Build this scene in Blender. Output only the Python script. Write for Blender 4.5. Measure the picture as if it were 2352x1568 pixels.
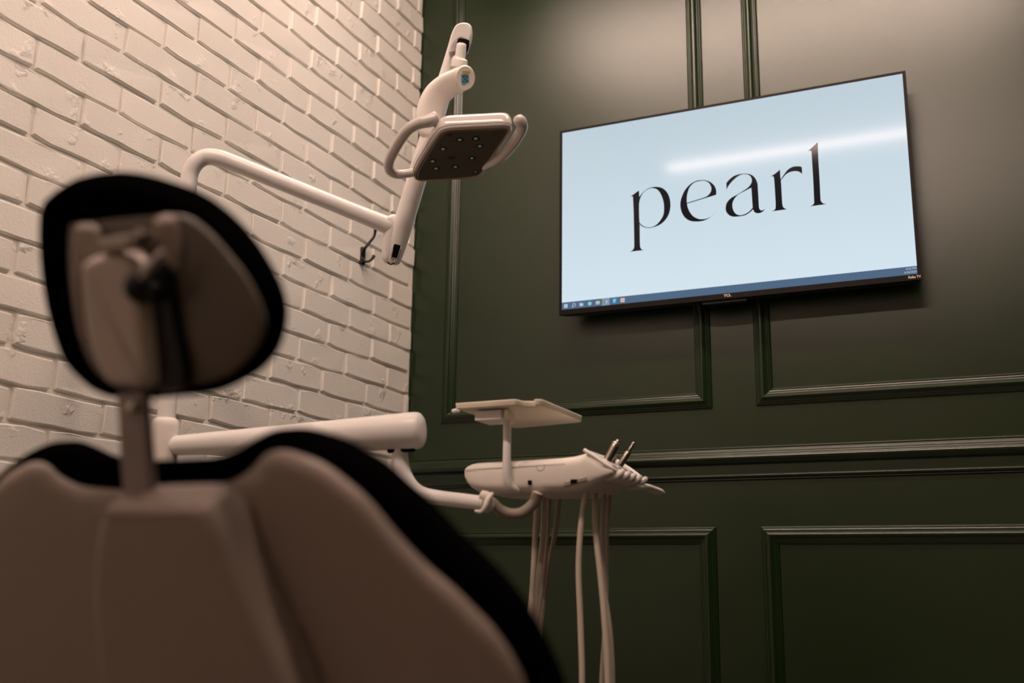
import bpy, bmesh, math, random
import numpy as np
from mathutils import Vector, Matrix

# ------------------------------------------------------------------ scene, camera, world, exposure
for o in list(bpy.data.objects):
    bpy.data.objects.remove(o, do_unlink=True)
sc = bpy.context.scene
COL = sc.collection
sc.view_settings.view_transform = 'Standard'
sc.view_settings.look = 'None'
sc.view_settings.gamma = 1.0
sc.view_settings.use_curve_mapping = False
sc.view_settings.exposure = 0.0

FPX = 2416.78
YAW, PITCH, ROLL = -0.432494366, 0.226927881, 0.0140753039
CAM = Vector((1.8736, -3.2, 0.55))
cy_, sy_ = math.cos(YAW), math.sin(YAW); cp_, sp_ = math.cos(PITCH), math.sin(PITCH)
FW = Vector((sy_ * cp_, cy_ * cp_, sp_))
_r = Vector((cy_, -sy_, 0)); _u = _r.cross(FW)
RT = _r * math.cos(ROLL) + _u * math.sin(ROLL)
UP = -_r * math.sin(ROLL) + _u * math.cos(ROLL)
cd = bpy.data.cameras.new('camera')
cam = bpy.data.objects.new('camera', cd); COL.objects.link(cam)
cd.sensor_width = 36.0
cd.lens = 36.0 * FPX / 2352.0
cd.clip_start = 0.02
cd.dof.use_dof = True
cd.dof.focus_distance = 2.75
cd.dof.aperture_fstop = 2.3
cd.dof.aperture_blades = 0
cam.matrix_world = Matrix(((RT.x, UP.x, -FW.x, CAM.x), (RT.y, UP.y, -FW.y, CAM.y), (RT.z, UP.z, -FW.z, CAM.z), (0, 0, 0, 1)))
sc.camera = cam

world = bpy.data.worlds.new('world'); sc.world = world; world.use_nodes = True
world.node_tree.nodes['Background'].inputs[0].default_value = (0.9, 0.75, 0.65, 1)
world.node_tree.nodes['Background'].inputs[1].default_value = 0.05

LAMP = (1.0, 0.745, 0.61)
STRIP_POWER = 142.0

# ------------------------------------------------------------------ measuring helpers (survey of the room: photo pixel -> point on a real plane)
def ray(u, v):
    return RT * ((u - 1176) / FPX) + UP * (-(v - 784) / FPX) + FW
def P(u, v, d):
    return CAM + ray(u, v) * d
def PY(u, v, y):
    r = ray(u, v); return CAM + r * ((y - CAM.y) / r.y)
def PX(u, v, x):
    r = ray(u, v); return CAM + r * ((x - CAM.x) / r.x)
def PZ(u, v, z):
    r = ray(u, v); return CAM + r * ((z - CAM.z) / r.z)
def PN(u, v, o, n):
    r = ray(u, v); return CAM + r * ((o - CAM).dot(n) / r.dot(n))

# ------------------------------------------------------------------ materials
def mat(name, col, rough=0.5, metal=0.0, coat=0.0, emis=None, estr=0.0, spec=0.5, bump=None, var=None, trans=0.0):
    m = bpy.data.materials.new(name); m.use_nodes = True
    nt = m.node_tree; b = nt.nodes['Principled BSDF']
    b.inputs['Base Color'].default_value = (*col, 1)
    b.inputs['Roughness'].default_value = rough
    b.inputs['Metallic'].default_value = metal
    b.inputs['Coat Weight'].default_value = coat
    b.inputs['Coat Roughness'].default_value = 0.08
    b.inputs['Specular IOR Level'].default_value = spec
    b.inputs['Transmission Weight'].default_value = trans
    if emis:
        b.inputs['Emission Color'].default_value = (*emis, 1)
        b.inputs['Emission Strength'].default_value = estr
    tc = nt.nodes.new('ShaderNodeTexCoord')
    if var:                                   # (scale, amount) gentle colour variation of the paint itself
        n = nt.nodes.new('ShaderNodeTexNoise'); n.inputs['Scale'].default_value = var[0]; n.inputs['Detail'].default_value = 5
        nt.links.new(tc.outputs['Object'], n.inputs['Vector'])
        cr = nt.nodes.new('ShaderNodeMapRange'); cr.inputs[1].default_value = 0.3; cr.inputs[2].default_value = 0.7
        cr.inputs[3].default_value = 1 - var[1]; cr.inputs[4].default_value = 1 + var[1]
        nt.links.new(n.outputs['Fac'], cr.inputs[0])
        mx = nt.nodes.new('ShaderNodeVectorMath'); mx.operation = 'SCALE'
        mx.inputs[0].default_value = col
        nt.links.new(cr.outputs[0], mx.inputs['Scale'])
        nt.links.new(mx.outputs[0], b.inputs['Base Color'])
    if bump:                                  # list of (scale, distance)
        prev = None
        for s, dist in bump:
            n = nt.nodes.new('ShaderNodeTexNoise'); n.inputs['Scale'].default_value = s; n.inputs['Detail'].default_value = 4
            nt.links.new(tc.outputs['Object'], n.inputs['Vector'])
            bp = nt.nodes.new('ShaderNodeBump'); bp.inputs['Distance'].default_value = dist; bp.inputs['Strength'].default_value = 1.0
            nt.links.new(n.outputs['Fac'], bp.inputs['Height'])
            if prev: nt.links.new(prev.outputs['Normal'], bp.inputs['Normal'])
            prev = bp
        nt.links.new(prev.outputs['Normal'], b.inputs['Normal'])
    return m

def brick_paint(name, col, seed):
    """thick masonry paint over worn brick: fine roller stipple, a few pits, drips and lumps"""
    m = mat(name, col, rough=0.55, spec=0.35, var=(6.0, 0.015))
    nt = m.node_tree; b = nt.nodes['Principled BSDF']
    tc = nt.nodes.new('ShaderNodeTexCoord'); mp = nt.nodes.new('ShaderNodeMapping')
    geo = nt.nodes.new('ShaderNodeNewGeometry')
    nt.links.new(geo.outputs['Position'], mp.inputs['Vector'])
    n1 = nt.nodes.new('ShaderNodeTexNoise'); n1.inputs['Scale'].default_value = 260; n1.inputs['Detail'].default_value = 3
    n2 = nt.nodes.new('ShaderNodeTexNoise'); n2.inputs['Scale'].default_value = 105; n2.inputs['Detail'].default_value = 6; n2.inputs['Roughness'].default_value = 0.62
    n3 = nt.nodes.new('ShaderNodeTexVoronoi'); n3.inputs['Scale'].default_value = 75
    msk = nt.nodes.new('ShaderNodeTexNoise'); msk.inputs['Scale'].default_value = 13; msk.inputs['Detail'].default_value = 4
    for n in (n1, n2, n3, msk): nt.links.new(mp.outputs['Vector'], n.inputs['Vector'])
    ra = nt.nodes.new('ShaderNodeMapRange'); ra.inputs[1].default_value = 0.60; ra.inputs[2].default_value = 0.74; ra.inputs[3].default_value = 0.12; ra.inputs[4].default_value = 1.0
    nt.links.new(msk.outputs['Fac'], ra.inputs[0])
    h2 = nt.nodes.new('ShaderNodeMath'); h2.operation = 'MULTIPLY'
    nt.links.new(n2.outputs['Fac'], h2.inputs[0]); nt.links.new(ra.outputs[0], h2.inputs[1])
    pit = nt.nodes.new('ShaderNodeMapRange'); pit.inputs[1].default_value = 0.0; pit.inputs[2].default_value = 0.16; pit.inputs[3].default_value = 0.0; pit.inputs[4].default_value = 1.0
    nt.links.new(n3.outputs['Distance'], pit.inputs[0])
    h3 = nt.nodes.new('ShaderNodeMath'); h3.operation = 'MULTIPLY_ADD'; h3.inputs[1].default_value = 0.35
    ph = nt.nodes.new('ShaderNodeMath'); ph.operation = 'MULTIPLY'
    nt.links.new(pit.outputs[0], ph.inputs[0]); nt.links.new(ra.outputs[0], ph.inputs[1])
    nt.links.new(ph.outputs[0], h3.inputs[0]); nt.links.new(h2.outputs[0], h3.inputs[2])
    b1 = nt.nodes.new('ShaderNodeBump'); b1.inputs['Distance'].default_value = 0.0011
    b2 = nt.nodes.new('ShaderNodeBump'); b2.inputs['Distance'].default_value = 0.0048
    nt.links.new(n1.outputs['Fac'], b1.inputs['Height']); nt.links.new(h3.outputs[0], b2.inputs['Height'])
    nt.links.new(b1.outputs['Normal'], b2.inputs['Normal']); nt.links.new(b2.outputs['Normal'], b.inputs['Normal'])
    return m

M = {}
M['brick'] = brick_paint('painted_brick', (0.80, 0.765, 0.715), 1)
M['mortar'] = brick_paint('painted_mortar', (0.80, 0.765, 0.715), 2)
def satin(name, col, rough, ior, bump):
    """satin wall paint: matt colour under a short-tailed glossy film"""
    m = mat(name, col, bump=bump); nt = m.node_tree
    nl = nt.nodes['Principled BSDF'].inputs['Normal'].links[0].from_socket
    d = nt.nodes.new('ShaderNodeBsdfDiffuse'); d.inputs['Color'].default_value = (*col, 1)
    g = nt.nodes.new('ShaderNodeBsdfAnisotropic'); g.distribution = 'BECKMANN'; g.inputs['Roughness'].default_value = rough
    g.inputs['Color'].default_value = (1, 1, 1, 1)
    f = nt.nodes.new('ShaderNodeFresnel'); f.inputs['IOR'].default_value = ior
    mx = nt.nodes.new('ShaderNodeMixShader')
    for n in (d, g, f): nt.links.new(nl, n.inputs['Normal'])
    nt.links.new(f.outputs[0], mx.inputs[0]); nt.links.new(d.outputs[0], mx.inputs[1]); nt.links.new(g.outputs[0], mx.inputs[2])
    nt.links.new(mx.outputs[0], nt.nodes['Material Output'].inputs['Surface'])
    nt.nodes.remove(nt.nodes['Principled BSDF'])
    return m
M['green'] = satin('green_wall_paint', (0.0085, 0.0205, 0.0050), 0.32, 1.56, [(700, 0.00012), (3.0, 0.0012)])
M['greentrim'] = satin('green_trim_paint', (0.0085, 0.0205, 0.0050), 0.32, 1.55, [(300, 0.000004)])
M['ceil'] = mat('ceiling_paint', (0.16, 0.15, 0.13), rough=0.9, bump=[(300, 0.0002)])
M['floor'] = mat('floor_vinyl', (0.06, 0.045, 0.036), rough=0.5, var=(3, 0.15), bump=[(60, 0.0004)])
M['white'] = mat('white_enamel', (0.84, 0.80, 0.785), rough=0.32, spec=0.5, coat=0.15, bump=[(900, 0.00004)])
M['white2'] = mat('white_moulded_plastic', (0.82, 0.76, 0.71), rough=0.42, spec=0.45, bump=[(700, 0.00005)])
M['cream'] = mat('tray_plastic', (0.86, 0.77, 0.64), rough=0.5, bump=[(700, 0.00005)])
M['shell'] = mat('chair_shell_plastic', (0.36, 0.285, 0.25), rough=0.42, spec=0.5, bump=[(500, 0.00008)])
M['shell2'] = mat('headrest_cover_plastic', (0.62, 0.52, 0.47), rough=0.35, spec=0.5)
M['shell3'] = mat('headrest_shell_plastic', (0.14, 0.112, 0.088), rough=0.3, spec=0.5)
M['stem'] = mat('grey_steel_bar', (0.36, 0.30, 0.29), rough=0.4, metal=0.3)
M['black'] = mat('black_upholstery', (0.0018, 0.0016, 0.0016), rough=0.85, spec=0.0, bump=[(250, 0.0003)])
M['blackp'] = mat('black_plastic', (0.006, 0.006, 0.006), rough=0.35, spec=0.4)
M['bezel'] = mat('tv_bezel_plastic', (0.008, 0.006, 0.006), rough=0.4, spec=0.12)
M['dark'] = mat('dark_recess', (0.004, 0.0035, 0.003), rough=0.8, spec=0.1)  # near-black for dark fittings; in slots and bores it paints their shade
M['steel'] = mat('brushed_steel', (0.36, 0.31, 0.28), rough=0.3, metal=1.0)
M['chrome'] = mat('chrome', (0.65, 0.58, 0.54), rough=0.12, metal=1.0)
M['hose'] = mat('hose_rubber', (0.62, 0.53, 0.45), rough=0.55)
M['hosedk'] = mat('hose_rubber_grey', (0.45, 0.38, 0.32), rough=0.55)
M['seam'] = mat('seam_shadow_gap', (0.30, 0.25, 0.2), rough=0.6)
M['rim'] = mat('lamp_rim_plastic', (0.36, 0.26, 0.20), rough=0.35, coat=0.4)
M['lampw'] = mat('lamp_housing_plastic', (0.60, 0.55, 0.53), rough=0.22, spec=0.5, coat=0.5)
M['lens'] = mat('lamp_lens', (0.085, 0.075, 0.060), rough=0.16, spec=0.6, coat=0.6)
M['led'] = mat('led_reflector', (0.35, 0.62, 0.52), rough=0.2, metal=0.3)
M['amber'] = mat('amber_reflector', (0.22, 0.10, 0.03), rough=0.25, metal=0.5)
M['led2'] = mat('led_cup', (0.035, 0.055, 0.045), rough=0.2, metal=0.5)
M['blue'] = mat('sticker_blue', (0.12, 0.36, 0.48), rough=0.5)
M['navy'] = mat('sticker_navy', (0.02, 0.07, 0.13), rough=0.5)
M['yellow'] = mat('sticker_yellow', (0.55, 0.42, 0.04), rough=0.5)
M['diffuser'] = mat('strip_diffuser', (0.8, 0.8, 0.8), rough=0.6, emis=LAMP, estr=STRIP_POWER)
M['diffuser2'] = mat('strip_diffuser_bright', (0.8, 0.8, 0.8), rough=0.6, emis=LAMP, estr=STRIP_POWER * 1.3)
M['plaster'] = mat('pale_wall_paint', (0.50, 0.45, 0.39), rough=0.8, bump=[(300, 0.0002)])
M['fixture'] = mat('fixture_metal', (0.6, 0.6, 0.58), rough=0.5)

def screen_mat(name, col, strength=1.0, grad=False):
    m = mat(name, (0.006, 0.006, 0.007), rough=0.085, spec=0.065, emis=col, estr=strength)
    if grad:                                  # slightly uneven backlight of the panel, darker towards its top and left edge
        nt = m.node_tree; b = nt.nodes['Principled BSDF']
        tc = nt.nodes.new('ShaderNodeTexCoord'); sp = nt.nodes.new('ShaderNodeSeparateXYZ')
        nt.links.new(tc.outputs['Generated'], sp.inputs[0])
        r = nt.nodes.new('ShaderNodeMapRange'); r.inputs[3].default_value = strength * 1.08; r.inputs[4].default_value = strength * 0.86
        nt.links.new(sp.outputs['Z'], r.inputs[0]); nt.links.new(r.outputs[0], b.inputs['Emission Strength'])
    return m
M['screen'] = screen_mat('screen_light', (0.60, 0.72, 0.80), 1.0, True)
M['ink'] = screen_mat('screen_black', (0.006, 0.005, 0.008))
M['bar'] = screen_mat('screen_taskbar', (0.075, 0.135, 0.225))
M['bar2'] = screen_mat('screen_taskbar_active', (0.20, 0.30, 0.42))
M['ico_w'] = screen_mat('screen_icon_white', (0.52, 0.60, 0.70))
M['ico_t'] = screen_mat('screen_icon_teal', (0.14, 0.52, 0.56))
M['ico_y'] = screen_mat('screen_icon_cream', (0.60, 0.58, 0.46))
M['ico_g'] = screen_mat('screen_icon_green', (0.22, 0.38, 0.34))
M['ico_b'] = screen_mat('screen_icon_blue', (0.02, 0.20, 0.42))
M['ico_c'] = screen_mat('screen_icon_cyan', (0.05, 0.50, 0.66))
M['ico_p'] = screen_mat('screen_icon_peach', (0.70, 0.50, 0.42))
M['ico_r'] = screen_mat('screen_icon_red', (0.40, 0.16, 0.17))
M['logo'] = mat('printed_lettering', (0.75, 0.60, 0.52), rough=0.5)

# ------------------------------------------------------------------ object helpers
def link(name, me, m, parent=None, smooth=False):
    o = bpy.data.objects.new(name, me); COL.objects.link(o)
    if m and not me.materials: me.materials.append(m)
    if parent:
        o.parent = parent
        o.matrix_parent_inverse = Matrix.Identity(4)
        o.matrix_basis = parent_inv(parent)
    if smooth:
        for p in me.polygons: p.use_smooth = True
    return o
def parent_inv(parent):
    m = Matrix.Identity(4); chain = []
    p = parent
    while p: chain.append(p); p = p.parent
    for p in reversed(chain): m = m @ p.matrix_basis
    return m.inverted()
def thing(name, label, cat, loc, group=None):
    o = bpy.data.objects.new(name, None); COL.objects.link(o)
    o.empty_display_size = 0.05
    o.location = loc
    o.matrix_basis = Matrix.Translation(Vector(loc))
    o['label'] = label; o['category'] = cat
    if group: o['group'] = group
    return o
def struct(name, me, m, smooth=False):
    o = link(name, me, m, None, smooth); o['kind'] = 'structure'; return o
def mesh(name, verts, faces):
    me = bpy.data.meshes.new(name); me.from_pydata([tuple(v) for v in verts], [], faces); me.update(); return me
def bm_mesh(name, bm, autosmooth=False):
    bmesh.ops.recalc_face_normals(bm, faces=bm.faces)
    me = bpy.data.meshes.new(name); bm.to_mesh(me); bm.free(); return me
def boxmesh(name, lo, hi, bevel=0.0, seg=2):
    bm = bmesh.new(); bmesh.ops.create_cube(bm, size=1)
    lo = Vector(lo); hi = Vector(hi)
    for v in bm.verts: v.co = Vector(((v.co.x + .5) * (hi.x - lo.x) + lo.x, (v.co.y + .5) * (hi.y - lo.y) + lo.y, (v.co.z + .5) * (hi.z - lo.z) + lo.z))
    if bevel: bmesh.ops.bevel(bm, geom=bm.edges[:], offset=bevel, segments=seg, profile=0.5, affect='EDGES')
    return bm_mesh(name, bm)
def obox(name, c, ax, ay, az, size, bevel=0.0, seg=2):
    """box in its own frame"""
    bm = bmesh.new(); bmesh.ops.create_cube(bm, size=1)
    for v in bm.verts: v.co = Vector((v.co.x * size[0], v.co.y * size[1], v.co.z * size[2]))
    if bevel: bmesh.ops.bevel(bm, geom=bm.edges[:], offset=bevel, segments=seg, profile=0.5, affect='EDGES')
    for v in bm.verts: v.co = Vector(c) + ax * v.co.x + ay * v.co.y + az * v.co.z
    return bm_mesh(name, bm)
def sm(me):
    for p in me.polygons: p.use_smooth = True
    return me
def loft(name, rings, cap0=True, cap1=True, closed=True):
    n = len(rings[0]); V = [p for r in rings for p in r]; F = []
    for i in range(len(rings) - 1):
        for j in range(n if closed else n - 1):
            a = i * n + j; b = i * n + (j + 1) % n
            F.append((a, b, b + n, a + n))
    if cap0: F.append(tuple(range(n - 1, -1, -1)))
    if cap1: F.append(tuple((len(rings) - 1) * n + j for j in range(n)))
    me = mesh(name, V, F)
    bm = bmesh.new(); bm.from_mesh(me); bmesh.ops.recalc_face_normals(bm, faces=bm.faces); bm.to_mesh(me); bm.free()
    return me
def cr(pts, n=8, closed=False):
    """Catmull-Rom through points of any dimension"""
    A = [np.array(p, float) for p in pts]; out = []
    N = len(A); rng = range(N if closed else N - 1)
    for i in rng:
        p1, p2 = A[i], A[(i + 1) % N]
        p0 = A[(i - 1) % N] if (closed or i > 0) else 2 * p1 - p2
        p3 = A[(i + 2) % N] if (closed or i < N - 2) else 2 * p2 - p1
        for k in range(n):
            t = k / n
            out.append(0.5 * (2 * p1 + (p2 - p0) * t + (2 * p0 - 5 * p1 + 4 * p2 - p3) * t * t + (3 * p1 - p0 - 3 * p2 + p3) * t ** 3))
    if not closed: out.append(A[-1])
    return out
def tube(name, pts, rad, seg=16, n=6, smooth=True, cap=True, ell=None, hint=None, sq=1.0):
    """swept tube; rad number or list per control point; ell = (a, b) squashes the section; rounded ends"""
    if not isinstance(rad, (list, tuple)): rad = [rad] * len(pts)
    q = [tuple(p) + (r,) for p, r in zip(pts, rad)]
    q = cr(q, n) if n > 1 else [np.array(a, float) for a in q]
    C = [Vector(a[:3]) for a in q]; R = [max(1e-5, float(a[3])) for a in q]
    T = []
    for i in range(len(C)):
        d = C[min(i + 1, len(C) - 1)] - C[max(i - 1, 0)]; T.append(d.normalized())
    nrm = Vector(hint) if hint else (Vector((0, 0, 1)) if abs(T[0].z) < 0.9 else Vector((1, 0, 0)))
    rings = []
    ea, eb = ell or (1, 1)
    def ring(c, t, nn, r):
        b = t.cross(nn).normalized()
        return [c + (nn * math.copysign(abs(math.cos(2 * math.pi * k / seg)) ** sq, math.cos(2 * math.pi * k / seg)) * ea + b * math.copysign(abs(math.sin(2 * math.pi * k / seg)) ** sq, math.sin(2 * math.pi * k / seg)) * eb) * r for k in range(seg)]
    for i in range(len(C)):
        nrm = (nrm - T[i] * nrm.dot(T[i])).normalized()
        if i == 0 and cap:
            for s in (0.35, 0.8): rings.append(ring(C[0] - T[0] * R[0] * 0.25 * math.sqrt(max(0, 1 - s * s)), T[0], nrm, R[0] * s))
        rings.append(ring(C[i], T[i], nrm, R[i]))
        if i == len(C) - 1 and cap:
            for s in (0.8, 0.35): rings.append(ring(C[i] + T[i] * R[i] * 0.25 * math.sqrt(max(0, 1 - s * s)), T[i], nrm, R[i] * s))
    me = loft(name, rings)
    if smooth: sm(me)
    return me
def slab(name, pts, O, ex, ey, en, prof, n=6, smooth=True, closed_pts=None, dome=None):
    """outline (2-D, smoothed) turned into a cushion: prof = [(inset, height along en)...]; dome = [(scale, height)...] after it"""
    Q = closed_pts or [tuple(a) for a in cr(pts, n, True)]
    N = len(Q)
    area = sum(Q[i][0] * Q[(i + 1) % N][1] - Q[(i + 1) % N][0] * Q[i][1] for i in range(N))
    s = 1 if area > 0 else -1
    nr = []
    for i in range(N):
        tx = Q[(i + 1) % N][0] - Q[i - 1][0]; ty = Q[(i + 1) % N][1] - Q[i - 1][1]
        L = math.hypot(tx, ty) or 1
        nr.append((-ty / L * s, tx / L * s))          # inward
    cx = sum(a[0] for a in Q) / N; cyy = sum(a[1] for a in Q) / N
    rings = []
    for ins, h in prof:
        rings.append([O + ex * (Q[i][0] + nr[i][0] * ins) + ey * (Q[i][1] + nr[i][1] * ins) + en * h for i in range(N)])
    if dome:
        ins = prof[-1][0]
        base = [(Q[i][0] + nr[i][0] * ins, Q[i][1] + nr[i][1] * ins) for i in range(N)]
        for k, h in dome:
            rings.append([O + ex * (cx + (b[0] - cx) * k) + ey * (cyy + (b[1] - cyy) * k) + en * h for b in base])
    me = loft(name, rings)
    if smooth:
        for p in me.polygons: p.use_smooth = len(p.vertices) <= 4
    return me

# ------------------------------------------------------------------ the room
RX, RYF, RZ = 2.31, -4.9, 3.06
# front side of the left wall: a mortar bed with individually laid painted bricks
CZ0, PITCHZ, LB = 0.55 + 0.6505, 0.0783, 0.254
DIP = -0.0114
wl = boxmesh('wall_left', (-0.12, RYF, 0), (-0.0080, 0.0, RZ))
wall_left = struct('wall_left', wl, M['mortar'])
phase = {-5: .10, -4: .52, -3: .10, -2: .58, -1: .14, 0: .64, 1: .06, 2: .61, 3: .04, 4: .64, 5: .13, 6: .69, 7: .19, 8: .71, 9: .21, 10: .735, 11: .16, 12: .74, 13: .19, 14: .69, 15: .26, 16: .69, 17: .25, 18: .77, 19: .17, 20: .70, 21: .2}
rnd = random.Random(7)
def brick_mesh(name, L, H, seed, bul=0.0):
    """one hand-laid brick face: uneven arrises, 12-point rings; local x along the wall, y proud, z up"""
    r = random.Random(seed)
    hx, hz = L / 2, H / 2
    base = [(-1, -1), (-.45, -1), (.1, -1), (.6, -1), (1, -1), (1, 1), (.5, 1), (-.05, 1), (-.55, 1), (-1, 1)]
    jit = [(r.uniform(-.0022, .0022), r.uniform(-.0022, .0022)) for _ in base]
    rings = []
    for ins, y in ((-0.0010, -0.0100), (0.0002, -0.0016), (0.0022, 0.0002)):
        ring = []
        for (a, b), (jx, jz) in zip(base, jit):
            corner = 0.0022 if abs(a) == 1 and abs(b) == 1 else 0
            x = a * (hx - ins - corner) + jx; z = b * (hz - ins - corner) + jz
            ring.append((x, y + (r.uniform(-.0008, .0010) if y > -0.002 else 0), z))
        rings.append(ring)
    V = [p for q in rings for p in q]; F = []
    n = 10
    for i in range(2):
        for j in range(n):
            a = i * n + j; b = i * n + (j + 1) % n
            F.append((a, b, b + n, a + n))
    F.append(tuple(2 * n + j for j in range(n)))
    me = mesh(name, V, F)
    bm = bmesh.new(); bm.from_mesh(me); bmesh.ops.recalc_face_normals(bm, faces=bm.faces)
    bm.to_mesh(me); bm.free()
    me.materials.append(M['brick'])
    return me
BW, BH = LB - 0.0095, PITCHZ - 0.0095
variants = [brick_mesh('brick_face_mesh', BW, BH, 100 + k, rnd.uniform(-.0008, .0016)) for k in range(14)]
cutcache = {}
rest_v, rest_f = [], []
def place_brick(s0, s1, n, individually):
    """brick between s0 and s1 (distance from the corner) in course n"""
    smid = (s0 + s1) / 2; z = CZ0 + PITCHZ * (n + .5) + DIP * smid
    if z - BH / 2 < 0.03 or z + BH / 2 > RZ - 0.01: return
    L = (s1 - s0) - 0.0095
    if L < 0.02: return
    if abs(L - BW) < 0.006: me = variants[rnd.randrange(len(variants))]
    else:
        key = round(L, 2)
        if key not in cutcache: cutcache[key] = brick_mesh('cut_brick_mesh', key, BH, int(key * 1000))
        me = cutcache[key]
    proud = rnd.uniform(-0.0012, 0.0022); tw = rnd.uniform(-.010, .010); tilt = rnd.uniform(-.012, .012); lean = rnd.uniform(-.03, .02)
    # local x -> world -Y ; local y (proud) -> world +X ; local z up
    Rm_ = Matrix(((0, 1, 0), (-1, 0, 0), (0, 0, 1))) @ Matrix.Rotation(tw, 3, 'Y') @ Matrix.Rotation(tilt * .5, 3, 'Z') @ Matrix.Rotation(lean, 3, 'X')
    loc = Vector((proud, -smid, z + rnd.uniform(-.0012, .0012)))
    if individually:
        o = bpy.data.objects.new('brick', me); COL.objects.link(o); o.parent = wall_left
        o.matrix_basis = Matrix.Translation(loc) @ Rm_.to_4x4()
    else:
        k = len(rest_v)
        for v in me.vertices: rest_v.append(tuple(loc + Rm_ @ v.co))
        for p in me.polygons: rest_f.append(tuple(i + k for i in p.vertices))
nb = 0
for n in range(-15, 24):
    ph = phase.get(n, 0.15 if n % 2 else 0.65)
    s = (ph - 1) * LB
    while s < -RYF:
        a, b = max(s, 0.0), min(s + LB, -RYF)
        zc = 0.55 + .6505 + PITCHZ * (n + .5)
        # a generous margin round the part of the wall in view
        seen = a < 1.95 and -5 <= n <= 20
        if seen:
            zr = zc - 0.55
            top = 2.35 - 0.62 * a
            seen = zr < top and zr > 0.20
        if seen and nb < 290:
            if b - a > 0.035: place_brick(a, b, n, True); nb += 1
        elif b - a > 0.035: place_brick(a, b, n, False)
        s += LB
rb = mesh('outlying_bricks', rest_v, rest_f); rb.materials.append(M['brick'])
ro = bpy.data.objects.new('outlying_bricks', rb); COL.objects.link(ro); ro.parent = wall_left; ro['kind'] = 'stuff'

wall_back = struct('wall_back', boxmesh('wall_back', (-0.12, 0.0, 0), (RX, 0.12, RZ)), M['green'])
struct('wall_right', boxmesh('wall_right', (RX, RYF, 0), (RX + .12, 0.12, RZ)), M['green'])
struct('wall_front', boxmesh('wall_front', (-0.12, RYF - .12, 0), (RX + .12, RYF, RZ)), M['plaster'])
struct('ceiling', boxmesh('ceiling', (-0.12, RYF - .12, RZ), (RX + .12, 0.12, RZ + .1)), M['ceil'])
struct('floor', boxmesh('floor', (-0.12, RYF - .12, -.1), (RX + .12, 0.12, 0)), M['floor'])

# panel mouldings (mitred picture frames) and chair rail
PROF = [(0, 0), (0, .0035), (.0012, .0052), (.0042, .0076), (.0052, .0066), (.0062, .0066), (.0072, .0088), (.0106, .0112), (.0118, .0098), (.0128, .0098), (.0140, .0124), (.0180, .0162), (.0215, .0190),
        (.0240, .0202), (.0270, .0200), (.0300, .0180), (.0345, .0134), (.0385, .0110), (.0396, .0086), (.0408, .0086), (.0418, .0098), (.0446, .0084), (.0458, .0058), (.0468, .0058), (.0478, .0068), (.0510, .0046), (.0525, .0026), (.0525, 0)]
def frame_mesh(name, x0, x1, z0, z1, flip=False):
    V = []; F = []
    n = len(PROF)
    for cx, cz, sx, sz in ((x0, z0, 1, 1), (x1, z0, -1, 1), (x1, z1, -1, -1), (x0, z1, 1, -1)):
        for t, h in PROF: V.append((cx + sx * t, -h, cz + sz * t))
    for c in range(4):
        for j in range(n - 1):
            a = c * n + j; b = ((c + 1) % 4) * n + j
            F.append((a, b, b + 1, a + 1))
    bm = bmesh.new(); bm.from_mesh(mesh(name, V, F)); return bm_mesh(name, bm)
for k, (x0, x1, z0, z1) in enumerate(((0.130, 1.087, 1.091, 2.86), (1.2227, 2.18, 1.091, 2.86), (0.130, 1.087, 0.20, 0.7285), (1.2227, 2.18, 0.20, 0.7285))):
    struct('trim_%d' % (k + 1), frame_mesh('panel_moulding', x0, x1, z0, z1), M['greentrim'])
RAIL = [(.9700, 0), (.9690, .0055), (.9655, .0060), (.9640, .0040), (.9610, .0062), (.9560, .0095), (.9535, .0100), (.9500, .0140), (.9470, .0152), (.9430, .0205), (.9400, .0215), (.9385, .0255), (.9375, .0290), (.9355, .0300),
        (.9300, .0290), (.9230, .0230), (.9180, .0140), (.9150, .0080), (.9130, .0065), (.8850, .0065), (.8838, .0100), (.8828, .0135), (.8800, .0140), (.8760, .0110), (.8720, .0060), (.8700, .0062), (.8680, .0040), (.8660, .0)]
V = []; F = []
for x in (0.0, RX):
    for z, h in RAIL: V.append((x, -h, z))
n = len(RAIL)
for j in range(n - 1): F.append((j, j + 1, n + j + 1, n + j))
bm = bmesh.new(); bm.from_mesh(mesh('chair_rail', V, F)); struct('trim_5', bm_mesh('chair_rail', bm), M['greentrim'])
struct('baseboard_back', boxmesh('baseboard_back', (0.0, -.016, 0), (RX, 0, .13), .004), M['greentrim'])

# ceiling strip lights (above the frame; one is mirrored in the screen)
for y, lab in ((-1.08, 'long slim ceiling strip light nearest the green panelled wall'), (-2.79, 'long slim ceiling strip light mirrored in the television screen')):
    t = thing('ceiling_light', lab, 'light', (1.19, y, RZ - .03), 'ceiling strip lights')
    link('housing', boxmesh('housing', (.20, y - .045, RZ - .045), (2.18, y + .045, RZ), .004), M['fixture'], t)
    link('diffuser', boxmesh('diffuser', (.22, y - .018, RZ - .060), (2.16, y + .018, RZ - .0455)), M['diffuser'] if y > -2 else M['diffuser2'], t)

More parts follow.
